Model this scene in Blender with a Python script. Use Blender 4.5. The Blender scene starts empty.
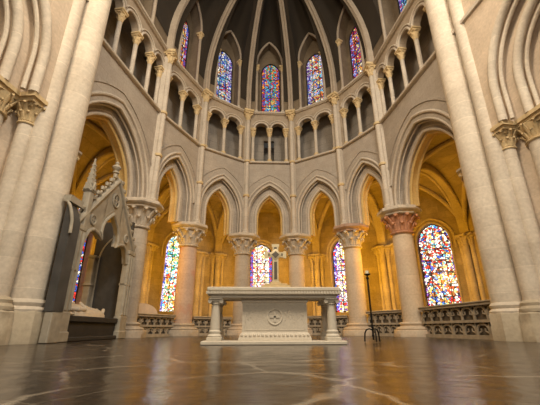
import bpy, math, random
from mathutils import Vector, Matrix
random.seed(7)
PI = math.pi
scene = bpy.context.scene
COL = scene.collection

# ------------------------------------------------------------------ mesh helper
class MB:
    def __init__(s): s.v = []; s.f = []; s.uv = None
    def add(s, vs, fs):
        o = len(s.v); s.v += [tuple(p) for p in vs]; s.f += [tuple(i + o for i in f) for f in fs]; return s
    def box(s, x0, x1, y0, y1, z0, z1):
        return s.add([(x0,y0,z0),(x1,y0,z0),(x1,y1,z0),(x0,y1,z0),(x0,y0,z1),(x1,y0,z1),(x1,y1,z1),(x0,y1,z1)],
                     [(0,3,2,1),(4,5,6,7),(0,1,5,4),(1,2,6,5),(2,3,7,6),(3,0,4,7)])
    def rbox(s, cx, cy, hx, hy, z0, z1, b=.03):
        pts = [(hx-b,-hy),(hx,-hy+b),(hx,hy-b),(hx-b,hy),(-hx+b,hy),(-hx,hy-b),(-hx,-hy+b),(-hx+b,-hy)]
        n = 8; rings = []
        for (k, z) in ((b, z0), (0, z0+b), (0, z1-b), (b, z1)):
            rings.append([(cx+x-(k if x > 0 else -k), cy+y-(k if y > 0 else -k), z) for x, y in pts])
        return s.loft(rings)
    def loft(s, rings, cap=True):
        n = len(rings[0]); vs = [p for r in rings for p in r]; fs = []
        for i in range(len(rings)-1):
            for j in range(n):
                a = i*n+j; b = i*n+(j+1) % n
                fs.append((a, b, b+n, a+n))
        if cap:
            fs.append(tuple(range(n-1, -1, -1))); o = (len(rings)-1)*n
            fs.append(tuple(range(o, o+n)))
        return s.add(vs, fs)
    def lathe(s, prof, cx=0, cy=0, n=24, ph=0.0):
        return s.loft([[(cx+r*math.cos(ph+2*PI*k/n), cy+r*math.sin(ph+2*PI*k/n), z) for k in range(n)] for r, z in prof])
    def prism(s, poly, z0, z1):
        return s.loft([[(x, y, z0) for x, y in poly], [(x, y, z1) for x, y in poly]])
    def prism_v(s, poly, v0, v1):            # polygon in (u,z) extruded along v (counter-clockwise in u,z)
        return s.loft([[(x, v1, z) for x, z in poly], [(x, v0, z) for x, z in poly]])
    def tube(s, path, r, n=8, closed=False):
        P = [Vector(p) for p in path]; m = len(P)
        rs = r if isinstance(r, (list, tuple)) else [r]*m
        rings = []; prev = None
        for i in range(m):
            if closed: t = P[(i+1) % m]-P[i-1]
            else: t = P[min(i+1, m-1)]-P[max(i-1, 0)]
            if t.length < 1e-9: t = Vector((0,0,1))
            t.normalize()
            if prev is None:
                a = Vector((0,0,1)) if abs(t.z) < .9 else Vector((1,0,0))
                nn = a-t*a.dot(t)
            else: nn = prev-t*prev.dot(t)
            nn.normalize(); prev = nn; b = t.cross(nn)
            rings.append([tuple(P[i]+(nn*math.cos(2*PI*k/n)+b*math.sin(2*PI*k/n))*rs[i]) for k in range(n)])
        if closed:
            vs = [p for q in rings for p in q]; fs = []
            for i in range(m):
                for j in range(n):
                    a = i*n+j; b2 = i*n+(j+1) % n; c = ((i+1) % m)*n
                    fs.append((a, b2, c+(j+1) % n, c+j))
            return s.add(vs, fs)
        return s.loft(rings)
    def band(s, path, side, up, w, h):       # rectangular bar: side/up functions give frame per point
        rings = []
        for i, p in enumerate(path):
            p = Vector(p); a = Vector(side(i)); b = Vector(up(i))
            rings.append([tuple(p+a*x*w/2+b*y*h/2) for x, y in ((-1,-1),(1,-1),(1,1),(-1,1))])
        return s.loft(rings)
    def ball(s, c, r, n=10, sq=(1,1,1)):
        rings = []
        for i in range(1, n//2+1):
            a = -PI/2+PI*i/(n//2+1)
            rings.append([(c[0]+sq[0]*r*math.cos(a)*math.cos(2*PI*k/n), c[1]+sq[1]*r*math.cos(a)*math.sin(2*PI*k/n), c[2]+sq[2]*r*math.sin(a)) for k in range(n)])
        return s.loft(rings)
    def sheet(s, grid):                      # grid[i][j] of points
        m = len(grid); n = len(grid[0]); fs = []
        for i in range(m-1):
            for j in range(n-1):
                fs.append((i*n+j, i*n+j+1, (i+1)*n+j+1, (i+1)*n+j))
        return s.add([p for r in grid for p in r], fs)
    def put(s, o, mat):                      # append a transformed copy of another MB
        return s.add([tuple(mat @ Vector(p)) for p in o.v], o.f)

def obj(name, mb, mat, parent=None, loc=(0,0,0), rz=0, smooth=38):
    me = bpy.data.meshes.new(name); me.from_pydata(mb.v, [], mb.f); me.validate()
    import bmesh
    bm = bmesh.new(); bm.from_mesh(me); bmesh.ops.recalc_face_normals(bm, faces=bm.faces[:]); bm.to_mesh(me); bm.free()
    for p in me.polygons: p.use_smooth = True
    me.set_sharp_from_angle(angle=math.radians(smooth))
    if mb.uv:
        l = me.uv_layers.new(name='UVMap')
        for lp in me.loops: l.data[lp.index].uv = mb.uv[lp.vertex_index]
    me.materials.append(mat)
    o = bpy.data.objects.new(name, me); COL.objects.link(o)
    if parent: o.parent = parent
    else: o.location = loc; o.rotation_euler = (0,0,rz)
    return o

def empty(name, loc=(0,0,0), rz=0):
    o = bpy.data.objects.new(name, None); COL.objects.link(o); o.location = loc; o.rotation_euler = (0,0,rz)
    o.empty_display_size = .1
    return o
def thing(name, label, cat, loc=(0,0,0), rz=0, group=None):
    return tag(empty(name, loc, rz), label, cat, group)
def tag(o, label, cat, group=None):
    o['label'] = label; o['category'] = cat; o['kind'] = 'thing'
    if group: o['group'] = group
    return o
def struct(name, loc=(0,0,0), rz=0, label=None, cat=None):
    o = empty(name, loc, rz); return stag(o, label, cat)
def stag(o, label=None, cat=None):
    o['kind'] = 'structure'
    if label: o['label'] = label
    if cat: o['category'] = cat
    return o
def dup(root, loc, rz, label, group=None):
    r = root.copy(); COL.objects.link(r); r.location = loc; r.rotation_euler = (0,0,rz); r['label'] = label
    if group: r['group'] = group
    for ch in list(root.children):
        c = ch.copy(); COL.objects.link(c); c.parent = r
        for g in ch.children:
            d = g.copy(); COL.objects.link(d); d.parent = c
    return r

# ------------------------------------------------------------------ materials
def nt(name):
    m = bpy.data.materials.new(name); m.use_nodes = True
    t = m.node_tree; t.nodes.clear(); out = t.nodes.new('ShaderNodeOutputMaterial')
    return m, t, out
def N(t, typ, **k):
    n = t.nodes.new(typ)
    for a, b in k.items(): setattr(n, a, b)
    return n
def mixc(t, fac, a, b, blend='MIX'):
    n = N(t, 'ShaderNodeMix', data_type='RGBA', blend_type=blend)
    for s, v in ((n.inputs[0], fac), (n.inputs[6], a), (n.inputs[7], b)):
        if hasattr(v, 'links') or hasattr(v, 'is_linked'): t.links.new(v, s)
        elif isinstance(v, (int, float)): s.default_value = v
        else: s.default_value = (*v, 1)
    return n.outputs[2]
def math_(t, op, a, b=0.0, clamp=False):
    n = N(t, 'ShaderNodeMath', operation=op, use_clamp=clamp)
    for s, v in ((n.inputs[0], a), (n.inputs[1], b)):
        if hasattr(v, 'is_linked'): t.links.new(v, s)
        else: s.default_value = v
    return n.outputs[0]

def stone(name, base, dark, block=(.7,.34), mortar=.5, tint=.16, rough=.85, drums=False, joint=.008, bump=.3, patch=None, light_joint=False, plane='uz'):
    """ashlar: blocks with their own tints, thin joints, weathering blotches"""
    m, t, out = nt(name); L = t.links.new
    tc = N(t, 'ShaderNodeTexCoord'); sep = N(t, 'ShaderNodeSeparateXYZ'); L(tc.outputs['Object'], sep.inputs[0])
    cmb = N(t, 'ShaderNodeCombineXYZ')
    if not drums: L(math_(t, 'ADD', sep.outputs[0], math_(t, 'MULTIPLY', sep.outputs[1], .73)), cmb.inputs[0])
    else: cmb.inputs[0].default_value = .31
    L(sep.outputs[2], cmb.inputs[1])
    if plane == 'xy': L(tc.outputs['Object'], cmb.inputs[0]) if False else None
    br = N(t, 'ShaderNodeTexBrick', offset=.5); L(cmb.outputs[0], br.inputs['Vector'])
    br.inputs['Scale'].default_value = 1; br.inputs['Brick Width'].default_value = 900 if drums else block[0]
    br.inputs['Row Height'].default_value = block[1]; br.inputs['Mortar Size'].default_value = joint
    br.inputs['Mortar Smooth'].default_value = .3; br.inputs['Bias'].default_value = 0
    lo = tuple(c*(1-tint) for c in base); hi = tuple(min(1, c*(1+tint)) for c in base)
    br.inputs['Color1'].default_value = (*lo, 1); br.inputs['Color2'].default_value = (*hi, 1)
    br.inputs['Mortar'].default_value = (*[c*(1.25 if light_joint else mortar) for c in base], 1)
    n1 = N(t, 'ShaderNodeTexNoise'); L(tc.outputs['Object'], n1.inputs['Vector']); n1.inputs['Scale'].default_value = 1.3; n1.inputs['Detail'].default_value = 6; n1.inputs['Roughness'].default_value = .65
    r1 = N(t, 'ShaderNodeValToRGB'); L(n1.outputs[0], r1.inputs[0]); r1.color_ramp.elements[0].position = .38; r1.color_ramp.elements[1].position = .68
    c = mixc(t, math_(t, 'MULTIPLY', r1.outputs[0], .85), br.outputs['Color'], dark)
    n2 = N(t, 'ShaderNodeTexNoise'); L(tc.outputs['Object'], n2.inputs['Vector']); n2.inputs['Scale'].default_value = 14; n2.inputs['Detail'].default_value = 5
    c = mixc(t, .42, c, mixc(t, n2.outputs[0], tuple(x*.5 for x in base), tuple(min(1, x*1.5) for x in base)))
    if patch:
        n3 = N(t, 'ShaderNodeTexNoise'); L(tc.outputs['Object'], n3.inputs['Vector']); n3.inputs['Scale'].default_value = patch[1]; n3.inputs['Detail'].default_value = 3
        r3 = N(t, 'ShaderNodeValToRGB'); L(n3.outputs[0], r3.inputs[0]); r3.color_ramp.elements[0].position = patch[2]; r3.color_ramp.elements[1].position = patch[2]+.12
        c = mixc(t, math_(t, 'MULTIPLY', r3.outputs[0], patch[3]), c, patch[0])
    b = N(t, 'ShaderNodeBsdfPrincipled'); L(c, b.inputs['Base Color']); b.inputs['Roughness'].default_value = rough
    b.inputs['Specular IOR Level'].default_value = .25
    bp = N(t, 'ShaderNodeBump'); bp.inputs['Strength'].default_value = bump; bp.inputs['Distance'].default_value = .02
    h = math_(t, 'ADD', math_(t, 'MULTIPLY', n2.outputs[0], .6), math_(t, 'MULTIPLY', br.outputs['Fac'], -.8))
    L(h, bp.inputs['Height']); L(bp.outputs[0], b.inputs['Normal'])
    L(b.outputs[0], out.inputs[0]); return m

def plain(name, col, rough=.5, metal=0.0, noise=.25, scale=12, bump=.1, dark=None):
    m, t, out = nt(name); L = t.links.new
    tc = N(t, 'ShaderNodeTexCoord'); n = N(t, 'ShaderNodeTexNoise'); L(tc.outputs['Object'], n.inputs['Vector']); n.inputs['Scale'].default_value = scale; n.inputs['Detail'].default_value = 5
    d = dark or tuple(c*(1-noise*1.6) for c in col)
    c = mixc(t, n.outputs[0], d, tuple(min(1, c*(1+noise)) for c in col))
    b = N(t, 'ShaderNodeBsdfPrincipled'); L(c, b.inputs['Base Color']); b.inputs['Roughness'].default_value = rough; b.inputs['Metallic'].default_value = metal
    bp = N(t, 'ShaderNodeBump'); bp.inputs['Strength'].default_value = bump; bp.inputs['Distance'].default_value = .01; L(n.outputs[0], bp.inputs['Height']); L(bp.outputs[0], b.inputs['Normal'])
    L(b.outputs[0], out.inputs[0]); return m

def glass(name, inner, border, strength, scale=11, seed=0.0, bw=.14):
    """backlit stained glass: small coloured quarries between dark leads, a patterned border of another palette"""
    m, t, out = nt(name); L = t.links.new
    tc = N(t, 'ShaderNodeTexCoord'); mp = N(t, 'ShaderNodeMapping'); L(tc.outputs['Object'], mp.inputs[0]); mp.inputs['Location'].default_value = (seed, seed*.37, seed*1.7)
    v = N(t, 'ShaderNodeTexVoronoi', feature='F1'); L(mp.outputs[0], v.inputs['Vector']); v.inputs['Scale'].default_value = scale
    e = N(t, 'ShaderNodeTexVoronoi', feature='DISTANCE_TO_EDGE'); L(mp.outputs[0], e.inputs['Vector']); e.inputs['Scale'].default_value = scale
    big = N(t, 'ShaderNodeTexVoronoi', feature='F1'); L(mp.outputs[0], big.inputs['Vector']); big.inputs['Scale'].default_value = 2.6
    sp = N(t, 'ShaderNodeSeparateColor'); L(v.outputs['Color'], sp.inputs[0])
    sb = N(t, 'ShaderNodeSeparateColor'); L(big.outputs['Color'], sb.inputs[0])
    def ramp(cols, fac):
        r = N(t, 'ShaderNodeValToRGB'); r.color_ramp.interpolation = 'CONSTANT'; el = r.color_ramp.elements
        el[0].position = 0; el[0].color = (*cols[0], 1); el[1].position = 1/len(cols); el[1].color = (*cols[1], 1)
        for i, c in enumerate(cols[2:]):
            q = el.new((i+2)/len(cols)); q.color = (*c, 1)
        L(fac, r.inputs[0]); return r.outputs[0]
    fi = math_(t, 'FRACT', math_(t, 'ADD', math_(t, 'MULTIPLY', sp.outputs[0], .55), sb.outputs[0]))
    ci = ramp(inner, fi); cb = ramp(border, sp.outputs[1])
    su = N(t, 'ShaderNodeSeparateXYZ'); L(tc.outputs['UV'], su.inputs[0])
    du = math_(t, 'SUBTRACT', .5, math_(t, 'ABSOLUTE', math_(t, 'SUBTRACT', su.outputs[0], .5)))
    c = mixc(t, math_(t, 'LESS_THAN', du, bw), ci, cb)
    lead = math_(t, 'GREATER_THAN', e.outputs['Distance'], .07)
    br = math_(t, 'ADD', .65, math_(t, 'MULTIPLY', sp.outputs[2], .6))
    em = N(t, 'ShaderNodeEmission'); L(c, em.inputs[0]); L(math_(t, 'MULTIPLY', math_(t, 'MULTIPLY', lead, br), strength), em.inputs[1])
    b = N(t, 'ShaderNodeBsdfPrincipled'); b.inputs['Base Color'].default_value = (.02,.02,.025,1); b.inputs['Roughness'].default_value = .25
    ad = N(t, 'ShaderNodeAddShader'); L(em.outputs[0], ad.inputs[0]); L(b.outputs[0], ad.inputs[1]); L(ad.outputs[0], out.inputs[0])
    return m

def floor_mat():
    m, t, out = nt('worn_dark_paving'); L = t.links.new
    tc = N(t, 'ShaderNodeTexCoord'); mp = N(t, 'ShaderNodeMapping'); L(tc.outputs['Object'], mp.inputs[0]); mp.inputs['Rotation'].default_value = (0,0,.5)
    br = N(t, 'ShaderNodeTexBrick', offset=.4); L(mp.outputs[0], br.inputs['Vector']); br.inputs['Scale'].default_value = 1
    br.inputs['Brick Width'].default_value = 1.5; br.inputs['Row Height'].default_value = .85; br.inputs['Mortar Size'].default_value = .007; br.inputs['Mortar Smooth'].default_value = .5
    br.inputs['Color1'].default_value = (.030,.021,.015,1); br.inputs['Color2'].default_value = (.062,.045,.032,1); br.inputs['Mortar'].default_value = (.24,.20,.15,1)
    n1 = N(t, 'ShaderNodeTexNoise'); L(tc.outputs['Object'], n1.inputs['Vector']); n1.inputs['Scale'].default_value = 1.7; n1.inputs['Detail'].default_value = 8; n1.inputs['Roughness'].default_value = .7
    c = mixc(t, n1.outputs[0], (.03,.022,.016), br.outputs['Color'])
    w = N(t, 'ShaderNodeTexNoise'); L(tc.outputs['Object'], w.inputs['Vector']); w.inputs['Scale'].default_value = 2.2; w.inputs['Detail'].default_value = 5
    wv = mixc(t, .22, tc.outputs['Object'], w.outputs['Color'])
    vo = N(t, 'ShaderNodeTexVoronoi', feature='DISTANCE_TO_EDGE'); L(wv, vo.inputs['Vector']); vo.inputs['Scale'].default_value = 1.0
    cr = N(t, 'ShaderNodeValToRGB'); L(vo.outputs['Distance'], cr.inputs[0]); cr.color_ramp.elements[0].color = (1,1,1,1); cr.color_ramp.elements[0].position = .006; cr.color_ramp.elements[1].color = (0,0,0,1); cr.color_ramp.elements[1].position = .02
    gate = N(t, 'ShaderNodeTexNoise'); L(tc.outputs['Object'], gate.inputs['Vector']); gate.inputs['Scale'].default_value = 1.1
    gr = N(t, 'ShaderNodeValToRGB'); L(gate.outputs[0], gr.inputs[0]); gr.color_ramp.elements[0].position = .43; gr.color_ramp.elements[1].position = .52
    c = mixc(t, math_(t, 'MULTIPLY', cr.outputs[0], math_(t, 'MULTIPLY', gr.outputs[0], .75)), c, (.30,.25,.19))
    b = N(t, 'ShaderNodeBsdfPrincipled'); L(c, b.inputs['Base Color'])
    n2 = N(t, 'ShaderNodeTexNoise'); L(tc.outputs['Object'], n2.inputs['Vector']); n2.inputs['Scale'].default_value = 5; n2.inputs['Detail'].default_value = 6
    rr = N(t, 'ShaderNodeMapRange'); L(n2.outputs[0], rr.inputs[0]); rr.inputs[3].default_value = .10; rr.inputs[4].default_value = .34; L(rr.outputs[0], b.inputs['Roughness'])
    b.inputs['Specular IOR Level'].default_value = .6
    n3 = N(t, 'ShaderNodeTexNoise'); L(tc.outputs['Object'], n3.inputs['Vector']); n3.inputs['Scale'].default_value = 4.5; n3.inputs['Detail'].default_value = 7
    bp = N(t, 'ShaderNodeBump'); bp.inputs['Strength'].default_value = .5; bp.inputs['Distance'].default_value = .02
    L(math_(t, 'ADD', n3.outputs[0], math_(t, 'MULTIPLY', br.outputs['Fac'], -.25)), bp.inputs['Height']); L(bp.outputs[0], b.inputs['Normal'])
    L(b.outputs[0], out.inputs[0]); return m

GREY = stone('grey_ashlar', (.40,.34,.28), (.25,.205,.165), (.75,.36), .66, .14)
BROWN = stone('brown_ashlar', (.38,.30,.22), (.22,.17,.12), (.6,.3), .65, .14)
MOULD = stone('moulded_stone', (.54,.465,.38), (.36,.295,.23), (.5,.45), .72, .08, drums=True, joint=.006)
CREAM = stone('cream_drum_stone', (.62,.535,.43), (.42,.335,.25), (.5,.52), .72, .14, drums=True, joint=.012, light_joint=True)
CREAMW = stone('cream_ashlar', (.60,.48,.36), (.44,.34,.25), (.75,.4), .8, .10, light_joint=True)
DRUM = stone('grey_drum_stone', (.45,.38,.305), (.30,.24,.185), (.5,.62), .7, .12, drums=True, joint=.008)
PINK = stone('reddish_drum_stone', (.50,.36,.28), (.42,.30,.23), (.5,.62), .7, .14, drums=True, joint=.008, patch=((.50,.20,.13), .9, .52, .75))
BUFF = stone('buff_drum_stone', (.58,.47,.35), (.48,.36,.26), (.5,.7), .7, .10, drums=True, joint=.008, patch=((.50,.32,.22), .8, .55, .4))
CARVE = plain('carved_stone', (.53,.45,.36), .85, 0, .3, 7, .3)
REDCARVE = plain('red_carved_stone', (.52,.25,.14), .85, 0, .3, 7, .3)
BUFFCARVE = plain('yellow_carved_stone', (.62,.46,.25), .85, 0, .3, 9, .3)
REDABACUS = plain('red_brown_stone', (.42,.27,.19), .8, 0, .25, 6, .2)
AMB = stone('ambulatory_ashlar', (.36,.275,.15), (.12,.083,.04), (.6,.34), .6, .25)
AMBM = stone('ambulatory_moulded_stone', (.50,.40,.25), (.28,.21,.125), (.5,.5), .75, .10, drums=True, joint=.006)
VAULT = plain('shade_toned_vault', (.034,.024,.015), .95, 0, .3, 1.1, .15)  # base colour darkened to imitate the unlit vault
RIB = stone('rib_stone', (.40,.325,.25), (.30,.235,.18), (.5,.4), .7, .10, drums=True, joint=.006)
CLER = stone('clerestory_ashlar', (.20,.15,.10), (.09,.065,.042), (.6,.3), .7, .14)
TRIB = stone('triforium_back_ashlar', (.30,.26,.22), (.18,.155,.13), (.95,.5), .35, .16, joint=.014)
TOMB = plain('grey_tomb_stone', (.37,.325,.255), .8, 0, .3, 5, .3)
DARKST = plain('dark_slate_slab', (.07,.064,.058), .9, 0, .5, 2.2, .1)
CHEST = plain('black_tomb_marble', (.03,.024,.02), .85, 0, .4, 4, .1)
EFF = plain('pale_effigy_marble', (.66,.55,.42), .6, 0, .12, 9, .1)
ALTAR = plain('white_altar_limestone', (.62,.545,.435), .6, 0, .10, 16, .12)
ALTARB = plain('carved_altar_limestone', (.60,.52,.41), .65, 0, .16, 38, .35)
GOLD = plain('old_gilt_metal', (.62,.50,.30), .45, .25, .25, 20, .1)
GILTW = plain('gilded_wood', (.62,.46,.24), .5, .2, .15, 20, .1)
BRASSD = plain('dark_inlay', (.10,.075,.05), .4, .3, .2, 20, .1)
IRON = plain('black_wrought_iron', (.012,.011,.010), .5, .6, .2, 20, .1)
WAX = plain('ivory_candle_wax', (.75,.66,.50), .5, 0, .05, 10, .05)
BAL = plain('weathered_brown_stone', (.37,.31,.235), .85, 0, .3, 7, .3)
BALD = plain('dark_brown_panel', (.12,.095,.07), .9, 0, .4, 5, .2)  # dark stone backing for the balustrade tracery
SOFFIT_LIT = stone('painted_lamplit_soffit', (.60,.42,.17), (.44,.28,.10), (.5,.42), .65, .12, drums=True)  # golden colour stands in for orange lamplight on the arch soffits
PLINTH = stone('shade_toned_plinth', (.47,.395,.29), (.32,.255,.175), (.5,.62), .8, .12)  # toned below the shaft stone to imitate weaker light near the floor
PALE = plain('pale_tomb_slab', (.66,.55,.45), .7, 0, .15, 5, .15)
LEAD = plain('dark_lead', (.02,.018,.016), .6, .2, .1, 10, .05)
PAVE = floor_mat()
W_, Y_, R_, B_, C_, P_, G_, O_, K_ = (1,.94,.80), (1,.72,.2), (.75,.04,.03), (.05,.12,.55), (.15,.55,.75), (.24,.08,.38), (.06,.4,.16), (1,.35,.05), (.03,.02,.05)
LV = (.6,.55,.95)
# ------------------------------------------------------------------ arches
def arch(a, h, zs, z0=None, d=0.0, n=12, uc=0.0):
    """pointed arch outline, left foot to right foot, as (u,z); d widens it concentrically"""
    R = (a*a+h*h)/(2*a); cx = R-a; Rd = R+d
    end = math.acos(max(-1, min(1, -cx/Rd)))
    left = []
    for i in range(n+1):
        p = PI+(end-PI)*i/n
        left.append((cx+Rd*math.cos(p), zs+Rd*math.sin(p)))
    left[-1] = (0.0, left[-1][1])
    right = [(-x, z) for x, z in left[-2::-1]]
    pts = left+right
    if z0 is not None and z0 < zs-1e-6: pts = [(pts[0][0], z0)]+pts+[(pts[-1][0], z0)]
    return [(uc+x, z) for x, z in pts]
def clipu(pts, u0, u1): return [(max(u0, min(u1, x)), z) for x, z in pts]
def arch_wall(mb, u0, u1, z0, ztop, outlines, v0, v1):
    low = [(u0, z0)]
    for o in outlines: low += o
    low.append((u1, z0))
    q = [low[0]]
    for p in low[1:]:
        if abs(p[0]-q[-1][0])+abs(p[1]-q[-1][1]) > 1e-5: q.append(p)
    vs = []; fs = []; n = len(q)
    for u, z in q: vs += [(u, v0, z), (u, v0, ztop), (u, v1, z), (u, v1, ztop)]
    for i in range(n-1):
        a = 4*i; b = a+4
        if q[i+1][0]-q[i][0] > 1e-6:
            fs += [(a, b, b+1, a+1), (b+2, a+2, a+3, b+3), (a+1, b+1, b+3, a+3)]
        fs.append((b, a, a+2, b+2))
    fs += [(0, 1, 3, 2), (4*(n-1), 4*(n-1)+2, 4*(n-1)+3, 4*(n-1)+1)]
    return mb.add(vs, fs)
def hole_wall(mb, u0, u1, z0, ztop, zsill, outline, v0, v1):
    arch_wall(mb, u0, u1, zsill, ztop, [outline], v0, v1)
    if zsill > z0: mb.box(u0, u1, v0, v1, z0, zsill)
    return mb
def along(pts, v): return [(u, v, z) for u, z in pts]

# ------------------------------------------------------------------ plan
PIL = (-5.31,-5.0)
NL, PL, C1L, C2L, C3L = (-5.95,-10.4), (-5.78,-4.9), (-4.75,-.2), (-3.486,2.546), (-1.26,4.16)
C3R, C2R, C1R, PR, NR = (1.26,4.16), (3.486,2.546), (4.75,.25), (5.25,-4.3), (5.85,-9.9)
DIRS = {0:(-1,0), 1:(-.809,.588), 2:(-.309,.951), 3:(.309,.951), 4:(.809,.588), 5:(1,0)}
COLS = [(-5.0,-.2), (-3.688,2.693), (-1.338,4.397), (1.338,4.397), (3.688,2.693), (5.0,.25)]
NODES = [PL, C1L, C2L, C3L, C3R, C2R, C1R, PR]
ZA, ZT, ZC, ZK = 4.66, 8.67, 11.9, 20.0
KEY = (0, .2)
BAYS = ['left_choir', 'left_apse_outer', 'left_apse_inner', 'apse_centre', 'right_apse_inner', 'right_apse_outer', 'right_choir']
WHERE = ['in the long bay above the tomb', 'in the second bay left of the central bay', 'in the first bay left of the central bay',
         'in the central bay above the cross', 'in the first bay right of the central bay', 'in the second bay right of the central bay', 'in the long bay on the right']
def frame(A, B):
    L = math.hypot(B[0]-A[0], B[1]-A[1]); return L, math.atan2(B[1]-A[1], B[0]-A[0])
def at(A, rz, u, v):
    return (A[0]+u*math.cos(rz)-v*math.sin(rz), A[1]+u*math.sin(rz)+v*math.cos(rz))

# ------------------------------------------------------------------ floor
fl = MB(); fl.box(-13, 13, -15, 13, -.3, 0)
stag(obj('floor', fl, PAVE))

# ------------------------------------------------------------------ carved capital
def capital_mb(r0, r1, h, leaves=8, tiers=2, leafr=.06):
    """bell with curling crocket leaves, z from 0 to h"""
    mb = MB()
    mb.lathe([(r0*1.16,-.03*h),(r0*1.22,.02*h),(r0*1.16,.07*h),(r0,.09*h),(r0*1.02,.35*h),(r0*1.1,.6*h),(r0*1.1+.45*(r1-r0),.85*h),(r1*.86,h)], n=20)
    for tier in range(tiers):
        zt = h*(.55 if tier == 0 and tiers == 2 else .93); rt = r0*1.02+(r1-r0)*(.42 if tier == 0 and tiers == 2 else .95)
        for k in range(leaves):
            a = 2*PI*(k+.5*tier)/leaves
            lf = MB(); s = leafr
            P = [(r0*1.0,0,h*.12), (r0*1.06,0,zt*.5), (r0*1.1+(rt-r0)*.35,0,zt*.78), (rt*.97,0,zt), (rt+s*.75,0,zt-.02*h), (rt+s*1.0,0,zt-s*1.3)]
            lf.tube(P, [s*.55,s*.85,s*1.0,s*.9,s*1.0,s*.35], 7)
            lf.v = [(x, y*1.75, z) for x, y, z in lf.v]
            mb.put(lf, Matrix.Rotation(a, 4, 'Z'))
            b = MB(); b.ball((rt+s*.9,0,zt-s*.9), s*1.05, 8); mb.put(b, Matrix.Rotation(a, 4, 'Z'))
    return mb
def shift(mb, x, y, z):
    mb.v = [(a+x, b+y, c+z) for a, b, c in mb.v]; return mb
def octa(mb, prof, cx=0, cy=0, n=8): return mb.lathe([(r/math.cos(PI/8), z) for r, z in prof], cx, cy, n, PI/8)

# ------------------------------------------------------------------ apse arcade columns
CLAB = ['tall grey stone column with a leafy capital beside the canopied tomb', 'reddish stone column with a pale leafy capital left of the altar',
        'grey stone column with leafy capital at the left of the central arch', 'yellow-lit stone column with leafy capital at the right of the central arch',
        'pale stone column with pinkish patches and red-brown abacus behind the candle stand', 'tall buff stone column with a red carved capital on the right']
cm = [(DRUM,CARVE,CARVE), (PINK,CARVE,CARVE), (DRUM,CARVE,CARVE), (BUFF,CARVE,CARVE), (BUFF,CARVE,REDABACUS), (BUFF,REDCARVE,CARVE)]
for i, (x, y) in enumerate(COLS):
    d = DIRS[i]; rz = math.atan2(d[1], d[0])
    t = thing('stone_column', CLAB[i], 'column', (x,y,0), rz, 'big columns around the apse')
    sh, ca, ab = cm[i]; r = .39
    b = MB(); octa(b, [(.68,0),(.68,.2),(.66,.23)]); b.lathe([(.62,.22),(.65,.26),(.62,.31),(.52,.33),(.47,.36),(.50,.40),(.52,.43),(.49,.47),(.40,.49)], n=32)
    obj('base', b, DRUM if i < 2 else BUFF, t)
    s = MB(); s.lathe([(r,.48),(r+.005,1.5),(r-.005,3.0),(r-.02,3.72)], n=36); obj('shaft', s, sh, t)
    obj('capital', shift(capital_mb(r-.01, .66, .70, 10, 2, .05), 0, 0, 3.69), ca, t)
    a = MB(); octa(a, [(.62,4.36),(.66,4.38),(.68,4.44),(.73,4.46),(.79,4.53),(.79,4.60),(.76,4.63),(.76,ZA-.001)]); obj('abacus', a, ab, t)

# ------------------------------------------------------------------ wall bays
TRI_FIRST = None
def colonnette(label, loc, rz, zb, zt, group, r=.085):
    global TRI_FIRST
    if TRI_FIRST is None:
        t = thing('triforium_colonnette', label, 'colonnette', loc, rz, group)
        b = MB(); b.rbox(0,0,.15,.15,0,.1,.015); b.lathe([(.14,.1),(.15,.14),(.12,.18),(.13,.22),(.085,.27)], n=16); obj('base', b, BUFFCARVE, t)
        s = MB(); s.lathe([(r,.26),(r,1.66)], n=16); obj('shaft', s, MOULD, t)
        c = capital_mb(r, .15, .36, 6, 2, .022); shift(c, 0,0,1.66); c.rbox(0,0,.16,.16,2.0,2.08,.02); c.rbox(0,0,.185,.185,2.08,2.17,.02)
        obj('capital', c, BUFFCARVE, t)
        TRI_FIRST = t; return t
    return dup(TRI_FIRST, loc, rz, label, group)

def apse_glass_cols(i):
    return {1:[B_,R_,W_,LV,Y_,R_,O_], 2:[B_,C_,W_,LV,R_,Y_,W_,B_], 3:[C_,B_,R_,Y_,C_,O_,G_,R_], 4:[W_,LV,O_,B_,Y_,R_,W_,C_], 5:[R_,O_,W_,B_,Y_,P_,R_]}.get(i, [C_,G_,B_,W_])
WIN = [0]
def window(i, root_loc, rz, uc, v, half, zsill, zs, h, inner, border, strength, scale, seed, label, bars_h, bars_v, bw=.14):
    WIN[0] += 1
    p = at(root_loc, rz, uc, v)
    w = struct('window_%d' % WIN[0], (p[0], p[1], 0), rz, label, 'window')
    o = arch(half, h, zs, zsill, n=10)
    m = MB(); ring = [(u, 0.0, z) for u, z in o]; m.add(ring, [tuple(range(len(ring)))])
    m2 = MB(); m2.prism_v(o[::-1], -.01, .01)
    zt = zs+h
    m2.uv = [((x+half)/(2*half), (z-zsill)/(zt-zsill)) for x, y, z in m2.v]
    obj('pane', m2, glass('stained_glass_%d' % WIN[0], inner, border, strength, scale, seed, bw), w, smooth=30)
    fr = MB(); fr.tube([(u, -.02, z) for u, z in o], .035, 6, True); obj('window_frame', fr, LEAD, w)
    g = MB()
    for k in range(1, bars_h):
        z = zsill+(zs-zsill+.25*h)*k/bars_h
        g.box(-half, half, -.03, -.012, z-.018, z+.018)
    for k in range(1, bars_v):
        u = -half+2*half*k/bars_v; g.box(u-.016, u+.016, -.03, -.012, zsill, zs+h*(.9 if abs(u) < half*.4 else .55))
    obj('iron_bars', g, LEAD, w)
    return w

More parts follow.
